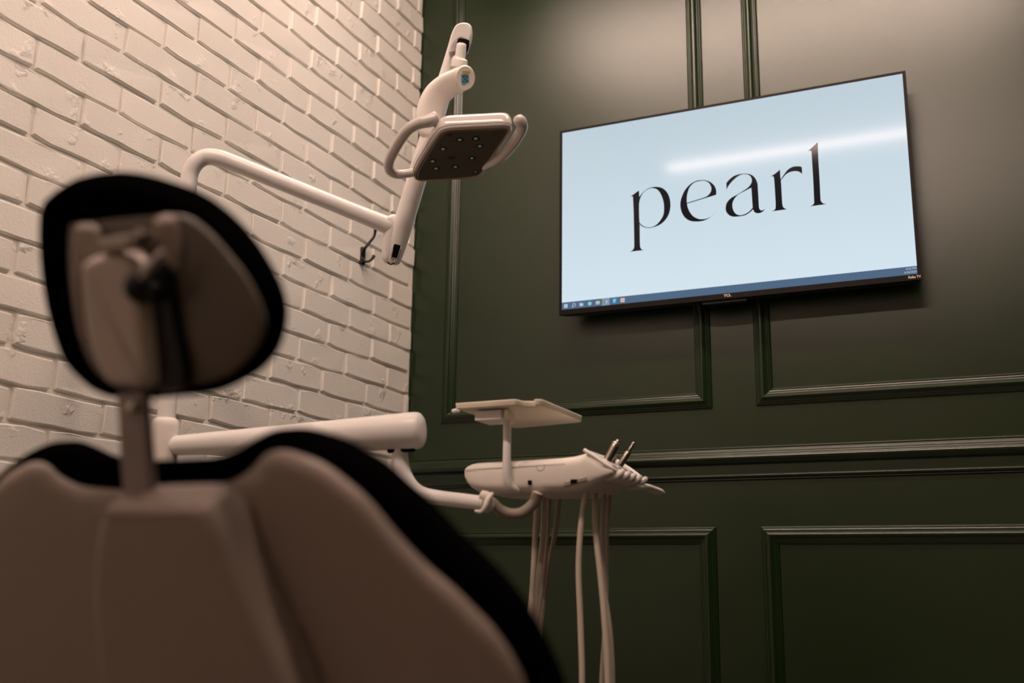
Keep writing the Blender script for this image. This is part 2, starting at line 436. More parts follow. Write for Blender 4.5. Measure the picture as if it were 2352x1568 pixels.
# ------------------------------------------------------------------ television
TY = -0.100
tv = thing('television', 'wall-mounted flat television showing black word pearl on pale blue', 'television', (1.167, -.02, 1.74))
X0, X1, Z0, Z1 = .6115, 1.7240, 1.4130, 2.0620
SX0, SX1, SZ0, SZ1 = .6205, 1.7150, 1.4300, 2.0540
bm = bmesh.new()
fv = lambda x, y, z: bm.verts.new((x, y, z))
A = [fv(X0, TY, Z0), fv(X1, TY, Z0), fv(X1, TY, Z1), fv(X0, TY, Z1)]
B = [fv(SX0, TY, SZ0), fv(SX1, TY, SZ0), fv(SX1, TY, SZ1), fv(SX0, TY, SZ1)]
Cc = [fv(SX0, TY + .002, SZ0), fv(SX1, TY + .002, SZ0), fv(SX1, TY + .002, SZ1), fv(SX0, TY + .002, SZ1)]
Dd = [fv(X0, TY + .012, Z0), fv(X1, TY + .012, Z0), fv(X1, TY + .012, Z1), fv(X0, TY + .012, Z1)]
for i in range(4):
    j = (i + 1) % 4
    bm.faces.new((A[i], A[j], B[j], B[i])); bm.faces.new((B[i], B[j], Cc[j], Cc[i])); bm.faces.new((A[j], A[i], Dd[i], Dd[j]))
link('bezel', bm_mesh('bezel', bm), M['bezel'], tv)
# rear shell: deep lower housing with rounded corners, mount behind
hs = [(X0 + .004, Z0 + .001), (X1 - .004, Z0 + .001), (X1 - .004, Z1 - .004), (X0 + .004, Z1 - .004)]
rings = []
for ins, y, zt in ((0, TY + .012, Z1 - .004), (.001, TY + .018, Z1 - .004), (.004, TY + .030, Z1 - .01), (.030, TY + .052, 1.80), (.045, TY + .060, 1.76)):
    x0, x1, z0 = X0 + .004 + ins, X1 - .004 - ins, Z0 + .001 + ins * .12
    rings.append([Vector((x0, y, z0)), Vector((x1, y, z0)), Vector((x1, y, zt)), Vector((x0, y, zt))])
link('rear_shell', loft('rear_shell', rings), M['blackp'], tv)
link('wall_mount', boxmesh('wall_mount', (1.02, TY + .058, 1.52), (1.32, 0.0, 1.72), .003), M['blackp'], tv)
link('sensor_bar', boxmesh('sensor_bar', (1.085, TY + .010, Z0 - .010), (1.225, TY + .030, Z0 + .002), .002), M['blackp'], tv)
scr = link('screen', boxmesh('screen', (SX0, TY + .0015, SZ0), (SX1, TY + .003, SZ1)), M['screen'], tv)

def outline(s, ox, oy, k):
    """'x,y x,y* ...' traced contour; * marks a corner; returns smoothed pixel points"""
    toks = s.split(); P_ = []; cor = []
    for t in toks:
        c = t.endswith('*'); a, b = t.rstrip('*').split(','); P_.append((ox + float(a) / k, oy + float(b) / k)); cor.append(c)
    N = len(P_); st = [i for i in range(N) if cor[i]]
    if not st: return [tuple(a) for a in cr(P_, 6, True)]
    out = []
    for a, b in zip(st, st[1:] + [st[0] + N]):
        seg = [P_[i % N] for i in range(a, b + 1)]
        pts = cr(seg, 6) if len(seg) > 2 else [np.array(seg[0]), np.array(seg[1])]
        out += [tuple(p) for p in pts[:-1]]
    return out
def flat_shape(name, contours, y, m, parent, thick=0.0004):
    cu = bpy.data.curves.new(name, 'CURVE'); cu.dimensions = '2D'; cu.fill_mode = 'BOTH'; cu.extrude = thick / 2
    for c in contours:
        sp = cu.splines.new('POLY'); sp.points.add(len(c) - 1)
        for i, (a, b) in enumerate(c): sp.points[i].co = (a, b, 0, 1)
        sp.use_cyclic_u = True
    o = bpy.data.objects.new('tmp', cu); COL.objects.link(o)
    dg = bpy.context.evaluated_depsgraph_get()
    me = bpy.data.meshes.new_from_object(o.evaluated_get(dg)); me.name = name
    bpy.data.objects.remove(o, do_unlink=True)
    for v in me.vertices: v.co = Vector((v.co.x, y + v.co.z, v.co.y))
    me.materials.clear()
    return link(name, me, m, parent)
def px2(c, y=TY + .001):
    return [(lambda q: (q.x, q.z))(PY(a, b, y)) for a, b in c]
LET = {
 'p': (1430, 320, 5.808, ["218,680* 222,768* 250,730 290,690 340,655 400,637 450,633 520,645 580,690 620,760 638,860 630,950 600,1030 550,1095 490,1140 420,1168 350,1181 290,1172 250,1152 228,1128* 229,1300 233,1420 245,1455 262,1470 285,1475* 100,1497* 135,1475 152,1440 155,1380 148,1000 140,800 137,768 125,757 98,766* 150,730",
      "232,795 262,730 310,680 370,652 420,652 470,675 515,740 545,830 553,910 545,1000 510,1070 460,1130 400,1165 340,1173 280,1157 235,1120 224,1090 220,980 220,860"]),
 'e': (1430, 320, 5.808, ["1248,738* 1248,680 1225,620 1180,575 1120,548 1060,542 980,555 900,600 830,680 785,780 770,870 785,960 830,1040 900,1085 990,1095 1080,1083 1160,1045 1220,990 1258,948* 1200,1012 1150,1045 1090,1062 1020,1062 950,1030 900,975 870,910 859,857*",
      "857,847* 856,780 870,700 900,630 960,575 1040,553 1100,553 1150,580 1180,630 1182,680 1160,725 1110,765 1000,803*"]),
 'a': (1650, 310, 5.807, ["105,725* 108,690 106,640* 150,590 210,545 290,520 370,515 440,530 490,575 520,640 527,720 535,850 541,950 548,985 570,1005 600,1000 625,985* 595,1018 550,1040 510,1040 480,1025 462,990* 420,1030 360,1067 290,1082 200,1088 140,1065 105,1020 97,970 115,900 170,840 240,800 330,745 400,695 435,650 446,610 440,570 410,535 370,523 320,523 260,550 200,600 150,655",
      "440,702* 447,800 453,900 458,968* 410,1020 350,1055 290,1068 240,1055 205,1015 188,960 190,900 220,840 270,790 340,752 400,720"]),
 'r': (1650, 310, 5.807, ["822,462* 824,520 830,592* 850,565 880,520 930,460 990,425 1050,417 1095,420 1112,437 1118,525* 1100,502 1060,484 1010,480 950,495 900,525 860,570 833,605* 840,700 850,880 860,950 880,975 915,990* 705,1017* 745,1000 762,975 763,900 755,750 745,600 738,560 725,548 695,552* 750,520"]),
 'l': (1650, 310, 5.807, ["1325,95* 1332,300 1350,600 1362,850 1372,885 1395,910 1438,920* 1222,950* 1260,930 1278,900 1276,850 1265,600 1250,350 1242,230 1230,208 1195,212* 1250,165"]),
}
for ch, (ox, oy, k, cs) in LET.items():
    o = flat_shape('letter', [px2(outline(c, ox, oy, k)) for c in cs], TY + .0012, M['ink'], scr)
    o['label'] = 'black serif letter %s on the screen' % ch
# taskbar along the bottom edge
bar = link('taskbar', boxmesh('taskbar', (SX0, TY + .0009, SZ0), (SX1, TY + .002, SZ0 + .0245)), M['bar'], tv)
yi = TY + .0004
def quadpx(u0, v0, u1, v1):
    return [px2([(u0, v1), (u1, v1 - (u1 - u0) * .1), (u1, v0 - (u1 - u0) * .1), (u0, v0)])]
def rect(cx, cz, w, h): return [(cx - w / 2, cz - h / 2), (cx + w / 2, cz - h / 2), (cx + w / 2, cz + h / 2), (cx - w / 2, cz + h / 2)]
def circ(cx, cz, r, n=20): return [(cx + r * math.cos(2 * math.pi * i / n), cz + r * math.sin(2 * math.pi * i / n)) for i in range(n)]
ZC = SZ0 + .0118
def ux(u, v=700): return PY(u, v, TY).x
S = .0125
xa = ux(1299.5)
flat_shape('icon', [rect(xa + dx * S * .26, ZC + dz * S * .26, S * .46, S * .46) for dx in (-1, 1) for dz in (-1, 1)], yi, M['ico_w'], bar)
xa = ux(1317.5); flat_shape('icon', [circ(xa + .001, ZC + .001, .0058), circ(xa + .001, ZC + .001, .0042)], yi, M['ico_w'], bar)
flat_shape('icon', [[(xa - .0032, ZC - .0030), (xa - .0022, ZC - .0040), (xa - .0062, ZC - .0082), (xa - .0074, ZC - .0070)]], yi, M['ico_w'], bar)
xa = ux(1335); flat_shape('icon', [rect(xa - .001, ZC + .0038, .010, .0018), rect(xa - .001, ZC - .0044, .010, .0018), rect(xa - .004, ZC, .0015, .0072), rect(xa + .0035, ZC, .0015, .0072), rect(xa + .0064, ZC - .001, .0014, .009)], yi, M['ico_w'], bar)
xa = ux(1354.5); flat_shape('icon', [circ(xa, ZC, .0066)], yi, M['ico_t'], bar)
flat_shape('icon', [circ(xa + .0005, ZC - .0040, .0022), circ(xa - .0025, ZC + .0015, .0018), circ(xa + .0028, ZC + .0018, .0018)], yi - .0004, M['ico_w'], bar)
xa = ux(1373); flat_shape('icon', [rect(xa, ZC, .0130, .0105)], yi, M['ico_y'], bar)
flat_shape('icon', [rect(xa + .0005, ZC - .002, .0085, .0035)], yi - .0004, M['ico_g'], bar)
xa = ux(1391.5); flat_shape('icon', [rect(xa, SZ0 + .0122, .0255, .0240)], yi + .0002, M['bar2'], bar)
flat_shape('icon', [[(xa - .0062, ZC + .0035), (xa - .0045, ZC + .0050), (xa - .002, ZC + .001), (xa - .0015, ZC - .006), (xa - .0065, ZC - .004)]], yi - .0002, M['ico_r'], bar)
flat_shape('icon', [[(xa - .0002, ZC - .0055), (xa + .0015, ZC - .0055), (xa + .0026, ZC + .001), (xa + .0048, ZC - .0045), (xa + .0066, ZC - .0045), (xa + .0034, ZC + .0052), (xa + .0016, ZC + .0052)]], yi - .0002, M['ico_w'], bar)
xa = ux(1411); flat_shape('icon', [circ(xa, ZC - .0005, .0088)], yi, M['ico_b'], bar)
flat_shape('icon', [rect(xa + .0008, ZC + .004, .0115, .0085)], yi - .0002, M['ico_c'], bar)
w = .0014
flat_shape('icon', [[(xa - .0040, ZC + .0035), (xa - .0015, ZC + .0035), (xa, ZC + .0006), (xa + .0015, ZC + .0035), (xa + .0040, ZC + .0035), (xa + .0014, ZC - .001), (xa + .0040, ZC - .0055), (xa + .0015, ZC - .0055), (xa, ZC - .0028), (xa - .0015, ZC - .0055), (xa - .0040, ZC - .0055), (xa - .0014, ZC - .001)]], yi - .0005, M['ico_w'], bar)
xa = ux(1430); flat_shape('icon', [rect(xa, ZC + .0002, .0140, .0135)], yi, M['ico_p'], bar)
flat_shape('icon', [rect(xa, ZC + .0002, .0100, .0016)], yi - .0002, M['ico_r'], bar)
def text(name, s, size, x, y, z, m, parent, align='CENTER', bold=0.0, wid=1.0):
    cu = bpy.data.curves.new(name, 'FONT'); cu.body = s; cu.size = size; cu.align_x = align; cu.align_y = 'CENTER'; cu.offset = bold; cu.extrude = 0.0001
    o = bpy.data.objects.new('tmp', cu); COL.objects.link(o)
    dg = bpy.context.evaluated_depsgraph_get()
    me = bpy.data.meshes.new_from_object(o.evaluated_get(dg)); me.name = name
    bpy.data.objects.remove(o, do_unlink=True)
    for v in me.vertices: v.co = Vector((x + v.co.x * wid, y + v.co.z, z + v.co.y))
    me.materials.clear()
    return link(name, me, m, parent)
text('clock_text', '4:33 PM', .0088, SX1 - .016, yi, SZ0 + .0178, M['ico_w'], bar)
text('clock_text', '6/26/2025', .0084, SX1 - .018, yi, SZ0 + .0076, M['ico_w'], bar)
text('bezel_lettering', 'TCL', .0112, 1.168, TY - .0006, Z0 + .0093, M['logo'], tv, bold=.0003, wid=1.15)
text('bezel_lettering', 'Roku TV', .0098, 1.7065, TY - .0006, Z0 + .0088, M['logo'], tv, bold=.0003, wid=.95)

# ------------------------------------------------------------------ black coat hook on the brick wall
hk = PX(832, 588, 0.004)
hook = thing('coat_hook', 'black double-prong coat hook screwed to white brick beside the lamp arm', 'hook', (0.004, hk.y, hk.z))
pl = obox('hook_plate', Vector((.006, hk.y, hk.z)), Vector((0, 1, 0)), Vector((0, 0, 1)), Vector((1, 0, 0)), (.024, .062, .012), .006, 4)
link('hook_plate', pl, M['blackp'], hook)
def xw(u, v, x): return PX(u, v, x)
link('upper_prong', tube('upper_prong', [xw(832, 582, .010), xw(838, 570, .022), xw(850, 555, .034), xw(858, 545, .042), xw(861, 536, .046), xw(862, 527, .048)], [.0060, .0052, .0046, .0044, .0044, .0056], 10), M['blackp'], hook)
link('lower_prong', tube('lower_prong', [xw(832, 594, .010), xw(838, 600, .018), xw(846, 600, .028), xw(854, 595, .036), xw(859, 587, .040)], [.0062, .0048, .0042, .0046, .0060], 10), M['blackp'], hook)
link('screw', tube('screw', [xw(833, 586, .010), xw(833, 586, .0125)], .0030, 10, 1), M['dark'], hook)

# ------------------------------------------------------------------ dental light on its post
bx, by = .232, -1.443
lamp = thing('dental_lamp', 'white dental operating lamp with two handles on a jointed arm', 'lamp', (bx, by, 0))
# post: upright tube that bends over into the long arm
TOP = P(470, 366, 2.42)
E1 = P(905, 523, 2.5)
dirA = (E1 - TOP).normalized()
zc = TOP.z
pts = [Vector((bx, by, .10)), Vector((bx, by, .6)), Vector((bx, by, 1.0)), Vector((bx, by, 1.30)), P(431, 440, 2.405), P(436, 400, 2.412), P(450, 374, 2.415), P(472, 361, 2.42), P(500, 362, 2.42), P(530, 372, 2.425)]
pts += [P(530 + (905 - 530) * t, 372 + (523 - 372) * t, 2.425 + .075 * t) for t in (.25, .5, .75, 1.0)]
link('post_tube', tube('post_tube', pts, [.0195] * 4 + [.0190] * 6 + [.0190, .0192, .0196, .0215], 28, 8), M['white'], lamp)
link('post_base', tube('post_base', [Vector((bx, by, 0)), Vector((bx, by, .03)), Vector((bx, by, .10)), Vector((bx, by, .12))], [.09, .09, .045, .03], 28, 3), M['white2'], lamp)
# elbow joint and balanced arm
a0 = P(903, 592, 2.50); a1 = P(1056, 82, 2.44)
ad = (a1 - a0).normalized()
link('elbow_sleeve', tube('elbow_sleeve', [P(893, 500, 2.497), P(904, 524, 2.5), P(899, 560, 2.5), P(895, 592, 2.5), P(894, 603, 2.5)], [.018, .0225, .0215, .0190, .012], 24), M['white'], lamp)
link('spring_arm', tube('spring_arm', [a0 - ad * .012, a0, a0.lerp(a1, .15), a0.lerp(a1, .5), a0.lerp(a1, .9), a1, a1 + ad * .012], [.0150, .0200, .0235, .0225, .0195, .0195, .0140], 28), M['white'], lamp)
cfw = (-FW)
sl = P(911, 578, 2.5) - FW * .0222
link('arm_slot', obox('arm_slot', sl, ad.cross(cfw).normalized(), ad, cfw, (.016, .032, .006), .0028, 4), M['dark'], lamp)  # dark block painting the shade in the arm's slot
link('arm_slot_lip', tube('arm_slot_lip', [P(903, 572, 2.474), P(899, 592, 2.474), P(903, 599, 2.474), P(912, 596, 2.474), P(921, 568, 2.474)], .0016, 8), M['chrome'], lamp)
link('arm_slot_lip', tube('arm_slot_lip', [P(889, 602, 2.475), P(897, 607, 2.474), P(906, 604, 2.475)], .0014, 8), M['dark'], lamp)
# hooked end cap at the top with its open slot, then the hanging shaft
capx = P(1061, 80, 2.42)
cax = RT; cay = (UP + RT * .18).normalized()
caz = -FW
cap2 = [(-.024, -.040), (-.0235, -.006), (-.017, .017), (.001, .024), (.018, .018), (.0245, -.002), (.0235, -.022), (.0195, -.040), (.0150, -.040), (.0125, -.026), (.006, -.017), (-.003, -.016), (-.0095, -.024), (-.0125, -.038), (-.018, -.050)]
link('end_cap', slab('end_cap', cap2, capx, cax, cay, caz, [(.006, -.020), (.001, -.016), (0, -.004), (0, .012), (.0015, .019), (.0045, .022)], 4), M['white'], lamp)
slot_c = P(1059, 108, 2.425)
link('cap_slot', tube('cap_slot', [P(1065, 92, 2.399), P(1062, 108, 2.399), P(1056, 128, 2.402)], [.0135, .0150, .0120], 18, ell=(.55, 1), hint=-FW), M['dark'], lamp)  # dark plug standing in for shade inside the cap
link('shaft', tube('shaft', [P(1060, 102, 2.392), P(1058, 122, 2.392), P(1056, 136, 2.392), P(1055.5, 137.5, 2.392), P(1054, 156, 2.392), P(1053, 160, 2.392)], [.0112, .0122, .0126, .0178, .0188, .0165], 24, 3), M['white'], lamp)
yk = [P(1076, 177, 2.37), P(1064, 180, 2.37), P(1046, 188, 2.37), P(1024, 200, 2.37), P(1003, 220, 2.37), P(990, 248, 2.365), P(986, 278, 2.36), P(990, 310, 2.36)]
link('yoke', tube('yoke', yk, [.0215, .0260, .0275, .0285, .0300, .0310, .0310, .026], 32, 6, ell=(.55, 1.0), hint=(-FW - UP * .45 + RT * .25), sq=.72), M['white2'], lamp)
pc = P(1069, 179, 2.350)
pn = (-FW * .9 - UP * .35 + RT * .1).normalized()
pxv = (RT - pn * RT.dot(pn)).normalized(); pyv = pn.cross(pxv)
link('pivot_disc', slab('pivot_disc', None, pc, pxv, pyv, pn, [(.003, -.020), (0, -.016), (0, -.003), (.0015, 0)], closed_pts=[(a * .0215, b * .0265) for a, b in circ(0, 0, 1, 28)]), M['white2'], lamp)
def sticker(name, rs, m):
    V = []; F = []
    for (cx, cyy, w, h) in rs:
        k = len(V)
        for a, b in rect(cx, cyy, w, h): V.append(pc + pxv * a + pyv * b + pn * (.0008))
        F.append((k, k + 1, k + 2, k + 3))
    return link(name, mesh(name, V, F), m, lamp)
sg = -1 if pyv.dot(UP) < 0 else 1
sticker('label_patch', [(-.001, sg * -.0018, .017, .019), (-.004, sg * -.0135, .008, .004)], M['blue'])
V = []; F = []
for (cx, cyy, w, h) in ((-.004, .003, .004, .004), (.003, .002, .004, .005), (-.001, -.003, .005, .003), (.004, -.006, .004, .003), (-.005, -.008, .003, .003), (.001, -.009, .003, .003), (-.001, .006, .003, .002)):
    k = len(V)
    for a, b in rect(cx, cyy * sg, w, h): V.append(pc + pxv * a + pyv * b + pn * .0012)
    F.append((k, k + 1, k + 2, k + 3))
link('label_patch', mesh('label_patch', V, F), M['navy'], lamp)
sticker('label_stripe', [(.002, sg * .0125, .017, .0045)], M['yellow'])
# lamp head
TL, TR, BR, BL = P(1022, 303, 2.25), P(1166, 297, 2.25), P(1104, 398, 2.40), P(954, 405, 2.40)
hc = (TL + TR + BR + BL) / 4
hx_ = (TR - TL + BR - BL).normalized()
hn = (TR - TL).cross(BL - TL).normalized()
if hn.z > 0: hn = -hn                    # light-emitting side points down
hy_ = hn.cross(hx_).normalized()
lens_px = [(955, 402), (964, 380), (985, 345), (1008, 312), (1024, 300), (1060, 296.5), (1120, 293.5), (1158, 292), (1168, 298), (1164, 310), (1145, 338), (1120, 374), (1107, 395), (1092, 404), (1040, 409), (985, 412), (962, 411)]
def hp(u, v):
    q = PN(u, v, hc, hn) - hc; return (q.dot(hx_), q.dot(hy_))
L2 = [hp(*q) for q in lens_px]
LQ = [tuple(a) for a in cr(L2, 4, True)]
hup = -hn
link('lamp_housing', slab('lamp_housing', None, hc, hx_, hy_, hup, [(.002, .001), (-.0045, -.0012), (-.0070, .004), (-.0078, .014), (-.0070, .026), (-.003, .035), (.006, .041), (.018, .0440)], closed_pts=LQ, dome=[(.6, .0465), (.25, .048)]), M['lampw'], lamp)
link('lamp_rim', slab('lamp_rim', None, hc, hx_, hy_, hup, [(.001, .003), (-.0030, .001), (-.0036, -.0022), (-.0015, -.0030), (.0015, -.0018), (.0015, .003)], closed_pts=LQ), M['rim'], lamp)
link('lamp_lens', slab('lamp_lens', None, hc, hx_, hy_, hn, [(.0015, -.002), (.0015, .0006), (.0050, .0022)], closed_pts=LQ), M['lens'], lamp)
link('housing_seam', slab('housing_seam', None, hc, hx_, hy_, hup, [(-.0076, .0062), (-.0083, .0066), (-.0083, .0074), (-.0076, .0078)], closed_pts=LQ), M['seam'], lamp)
lens_o = [o for o in lamp.children if o.name.startswith('lamp_lens')][0]
for (a, b, s) in ((500, 808, 1), (598, 755, 1), (690, 748, 1), (714, 792, 1), (440, 880, 1), (460, 922, 1), (572, 912, 1), (668, 862, .9), (690, 940, .6)):
    u, v = 820 + a / 2.5295, 20 + b / 2.5295
    x, y = hp(u, v); c0 = hc + hx_ * x + hy_ * y + hn * .0020
    link('led_cup', sm(mesh('led_cup', [c0 + (hx_ * math.cos(k * math.pi / 8) + hy_ * math.sin(k * math.pi / 8)) * .0088 * s + hn * .0004 for k in range(16)] + [c0 + hn * .0010], [(k, (k + 1) % 16, 16) for k in range(16)])), M['led2'], lens_o)
    link('led', sm(mesh('led', [c0 + (hx_ * math.cos(k * math.pi / 6) + hy_ * math.sin(k * math.pi / 6)) * .0042 * s + hn * .0012 for k in range(12)] + [c0 + hn * .0040], [(k, (k + 1) % 12, 12) for k in range(12)])), M['led'], lens_o)
for (a, b, r) in ((550, 860, .011), (388, 938, .006), (690, 918, .008), (540, 730, .008), (800, 722, .007)):
    u, v = 820 + a / 2.5295, 20 + b / 2.5295
    x, y = hp(u, v); c0 = hc + hx_ * x + hy_ * y + hn * .0018
    link('amber_reflector', mesh('amber_reflector', [c0 + hx_ * math.cos(k * math.pi / 5) * r + hy_ * math.sin(k * math.pi / 5) * r * .7 + hn * .0004 for k in range(10)], [tuple(range(10))]), M['amber'], lens_o)
link('handle', tube('handle', [P(1002, 272, 2.275), P(985, 278, 2.27), P(960, 284, 2.275), P(937, 298, 2.285), P(917, 325, 2.31), P(899, 357, 2.34), P(893, 378, 2.36), P(897, 393, 2.375), P(912, 400, 2.385), P(930, 399, 2.39), P(950, 396, 2.39)],
                    [.016, .0138, .0126, .0122, .0120, .0118, .0114, .0110, .0104, .0098, .0095], 18), M['lampw'], lamp)
link('handle', tube('handle', [P(1190, 268, 2.235), P(1193, 276, 2.235), P(1199, 288, 2.24), P(1196, 302, 2.255), P(1180, 328, 2.28), P(1160, 352, 2.31), P(1140, 368, 2.34), P(1116, 381, 2.375), P(1104, 386, 2.40)],
                    [.0100, .0138, .0124, .0115, .0112, .0110, .0102, .0080, .007], 18), M['lampw'], lamp)

# ------------------------------------------------------------------ dental delivery unit
du = thing('delivery_unit', 'white dental delivery unit on a jointed arm with hanging hoses', 'dental unit', (.26, by, .0))
# shoulder collar on the post and the fat tapering arm
link('post_collar', tube('post_collar', [Vector((bx, by, .78)), Vector((bx, by, .80)), Vector((bx, by, .875)), Vector((bx, by, .89))], [.026, .030, .030, .026], 24, 3), M['white2'], du)
q0 = P(372, 1025, 2.29); q1 = P(966, 988, 2.18)
qd = (q1 - q0).normalized()
link('upper_arm', tube('upper_arm', [q0, q0.lerp(q1, .25), q0.lerp(q1, .5), q0.lerp(q1, .75), q0.lerp(q1, .93), q0.lerp(q1, .985), q1], [.0205, .0255, .0300, .0345, .0385, .0385, .0360], 36), M['white'], du)
link('arm_slot', obox('arm_slot', P(922, 1029, 2.185) - UP * .000, qd, FW.cross(qd).normalized(), FW, (.060, .016, .028), .004, 2), M['dark'], du)  # dark box painted as the shaded slot under the arm
k0 = [P(918, 1010, 2.19), P(919, 1050, 2.185), P(924, 1085, 2.18), P(940, 1117, 2.17), P(968, 1135, 2.16), P(1010, 1143, 2.145), P(1060, 1149, 2.125), P(1112, 1155, 2.10)]
link('lower_arm', tube('lower_arm', k0, [.0165, .0168, .0185, .0190, .0165, .0150, .0148, .0140], 28), M['white'], du)
link('arm_clamp', tube('arm_clamp', [P(1131, 1133, 2.09), P(1121, 1146, 2.08), P(1115, 1162, 2.075), P(1106, 1174, 2.075), P(1091, 1173, 2.08)], [.0042, .0052, .0052, .0045, .0025], 12), M['white2'], du)
link('arm_clamp', tube('arm_clamp', [P(1104, 1136, 2.10), P(1118, 1143, 2.10), P(1122, 1160, 2.10), P(1112, 1172, 2.10)], [.010, .0125, .0125, .007], 16), M['white2'], du)
# body: two half shells with a seam
BYN, BYF = -1.240, -1.045
ST = [(.8590, .7860, .7720), (.8605, .7900, .7630), (.8650, .7945, .7530), (.8730, .7980, .7440), (.8850, .8000, .7375), (.9050, .8010, .7335), (.9500, .8015, .7305), (1.020, .8022, .7300), (1.075, .8035, .7295), (1.100, .8052, .7300), (1.118, .8085, .7315), (1.132, .8125, .7350), (1.140, .8085, .7385), (1.160, .7945, .7480), (1.180, .7800, .7585), (1.1880, .7735, .7640)]
def sec(x, zt, zb, k):
    c = (BYN + BYF) / 2; hy = (BYF - BYN) / 2 * k; h = (zt - zb) / 2; m = (zt + zb) / 2
    out = []
    for i in range(40):
        a = 2 * math.pi * i / 40; ca, sa = math.cos(a), math.sin(a)
        e = 0.38
        out.append(Vector((x, c + hy * math.copysign(abs(ca) ** .30, ca), m + h * math.copysign(abs(sa) ** .55, sa))))
    return out
ks = [.90, .93, .955, .975, .99, 1, 1, 1, 1, 1, 1, 1, 1, .995, .985, .975]
body = link('body', sm(loft('body', [sec(x, zt, zb, k) for (x, zt, zb), k in zip(ST, ks)])), M['white2'], du)
seam = []
for x, zz in ((.8635, .7815), (.88, .7825), (.93, .7835), (.975, .7840), (1.00, .7850), (1.04, .7862), (1.09, .7868)): seam.append(Vector((x, BYN - .0002 + (.004 if x < .87 else 0), zz)))
link('seam', tube('seam', seam, .0005, 6), M['seam'], body)
an = [Vector((1.036 + .0092 * math.cos(t), BYN - .0003, .7862 - .0115 * abs(math.sin(t)))) for t in [math.pi * i / 8 for i in range(9)]]
link('seam', tube('seam', an, .0004, 6), M['seam'], body)
an = [Vector((.988 + .022 * (1 - math.cos(t)) , BYN - .0003, .7850 + .008 * math.sin(t))) for t in [math.pi / 2 * i / 6 for i in range(7)]]
link('seam', tube('seam', an, .0004, 6), M['seam'], body)
q = PY(1217, 1108, BYN - .0005); link('port', obox('port', q, Vector((1, 0, 0)), Vector((0, 1, 0)), Vector((0, 0, 1)), (.008, .005, .009), .001), M['dark'], body)
q = PY(1317, 1106, BYN - .0005); link('switch_recess', obox('switch_recess', q + Vector((.004, .001, 0)), Vector((1, 0, .22)).normalized(), Vector((0, 1, 0)), Vector((-.22, 0, 1)).normalized(), (.050, .004, .0085), .0018), M['seam'], body)
q = PY(1318, 1105, BYN - .003); link('switch', obox('switch', q, Vector((1, 0, 0)), Vector((0, 1, 0)), Vector((0, 0, 1)), (.014, .004, .008), .001), M['dark'], body)
# rack rim and fork-like holder fingers along the sloping right end
rimp = [Vector((1.130, BYN + .002, .8135)), Vector((1.150, BYN - .001, .8010)), Vector((1.172, BYN + .001, .7850)), Vector((1.188, BYN + .012, .7735)), Vector((1.1920, BYN + .060, .7720)), Vector((1.1925, BYF - .050, .7715)), Vector((1.189, BYF - .008, .7730)), Vector((1.168, BYF, .7890)), Vector((1.133, BYF - .003, .8130))]
link('rack_rim', tube('rack_rim', rimp, .0038, 12), M['white2'], du)
deck = sm(loft('rack_deck', [[Vector((1.134, y, .8140)), Vector((1.186, y, .7775)), Vector((1.186, y, .7700)), Vector((1.134, y, .8000))] for y in (BYN + .006, BYF - .006)]))
for p in deck.polygons: p.use_smooth = False
link('rack_deck', deck, M['white'], du)
for i in range(5):
    y = BYN + .022 + i * .0375
    pts = [Vector((1.160, y, .7600)), Vector((1.176, y, .7600)), Vector((1.190, y, .7625)), Vector((1.2010, y, .7680)), Vector((1.2035, y, .7735))]
    link('holder_finger', tube('holder_finger', pts, [.0075, .0080, .0075, .0060, .0045], 12, ell=(1.0, .8)), M['white2'], du)
for i in range(4):
    y = BYN + .041 + i * .0375
    link('holder_slot', obox('holder_slot', Vector((1.181, y, .7768)), Vector((.82, 0, -.57)), Vector((0, 1, 0)), Vector((.57, 0, .82)), (.022, .013, .010), .004, 3), M['dark'], du)  # deck is solid; dark boxes stand in for the shade in slots
link('brake_handle', tube('brake_handle', [Vector((1.165, -1.075, .752)), PX(1478, 1117, 1.195), PX(1495, 1122, 1.200), PX(1514, 1129, 1.206), PX(1522, 1132, 1.208)], [.008, .0090, .0105, .0100, .0060], 18, ell=(.7, 1), hint=(0, 0, 1)), M['white2'], du)
# tray post and bracket
tp = [P(1165, 962, 2.175), P(1165, 1000, 2.165), P(1164, 1060, 2.15), P(1165, 1095, 2.145), P(1172, 1115, 2.145), P(1187, 1123, 2.15), P(1202, 1123, 2.16), P(1210, 1121, 2.17)]
link('tray_post', tube('tray_post', tp, [.0086, .0086, .0086, .0092, .0090, .0086, .0084, .0082], 20), M['white'], du)
ZT = .900
yn = -1.295
tb = PZ(1148, 950, ZT - .012)
link('tray_bracket', boxmesh('tray_bracket', (.908, yn + .008, ZT - .0235), (.969, yn + .075, ZT - .003), .002), M['white2'], du)
link('bracket_clip', boxmesh('bracket_clip', (.972, yn + .012, ZT - .020), (.984, yn + .030, ZT - .003), .002), M['cream'], du)
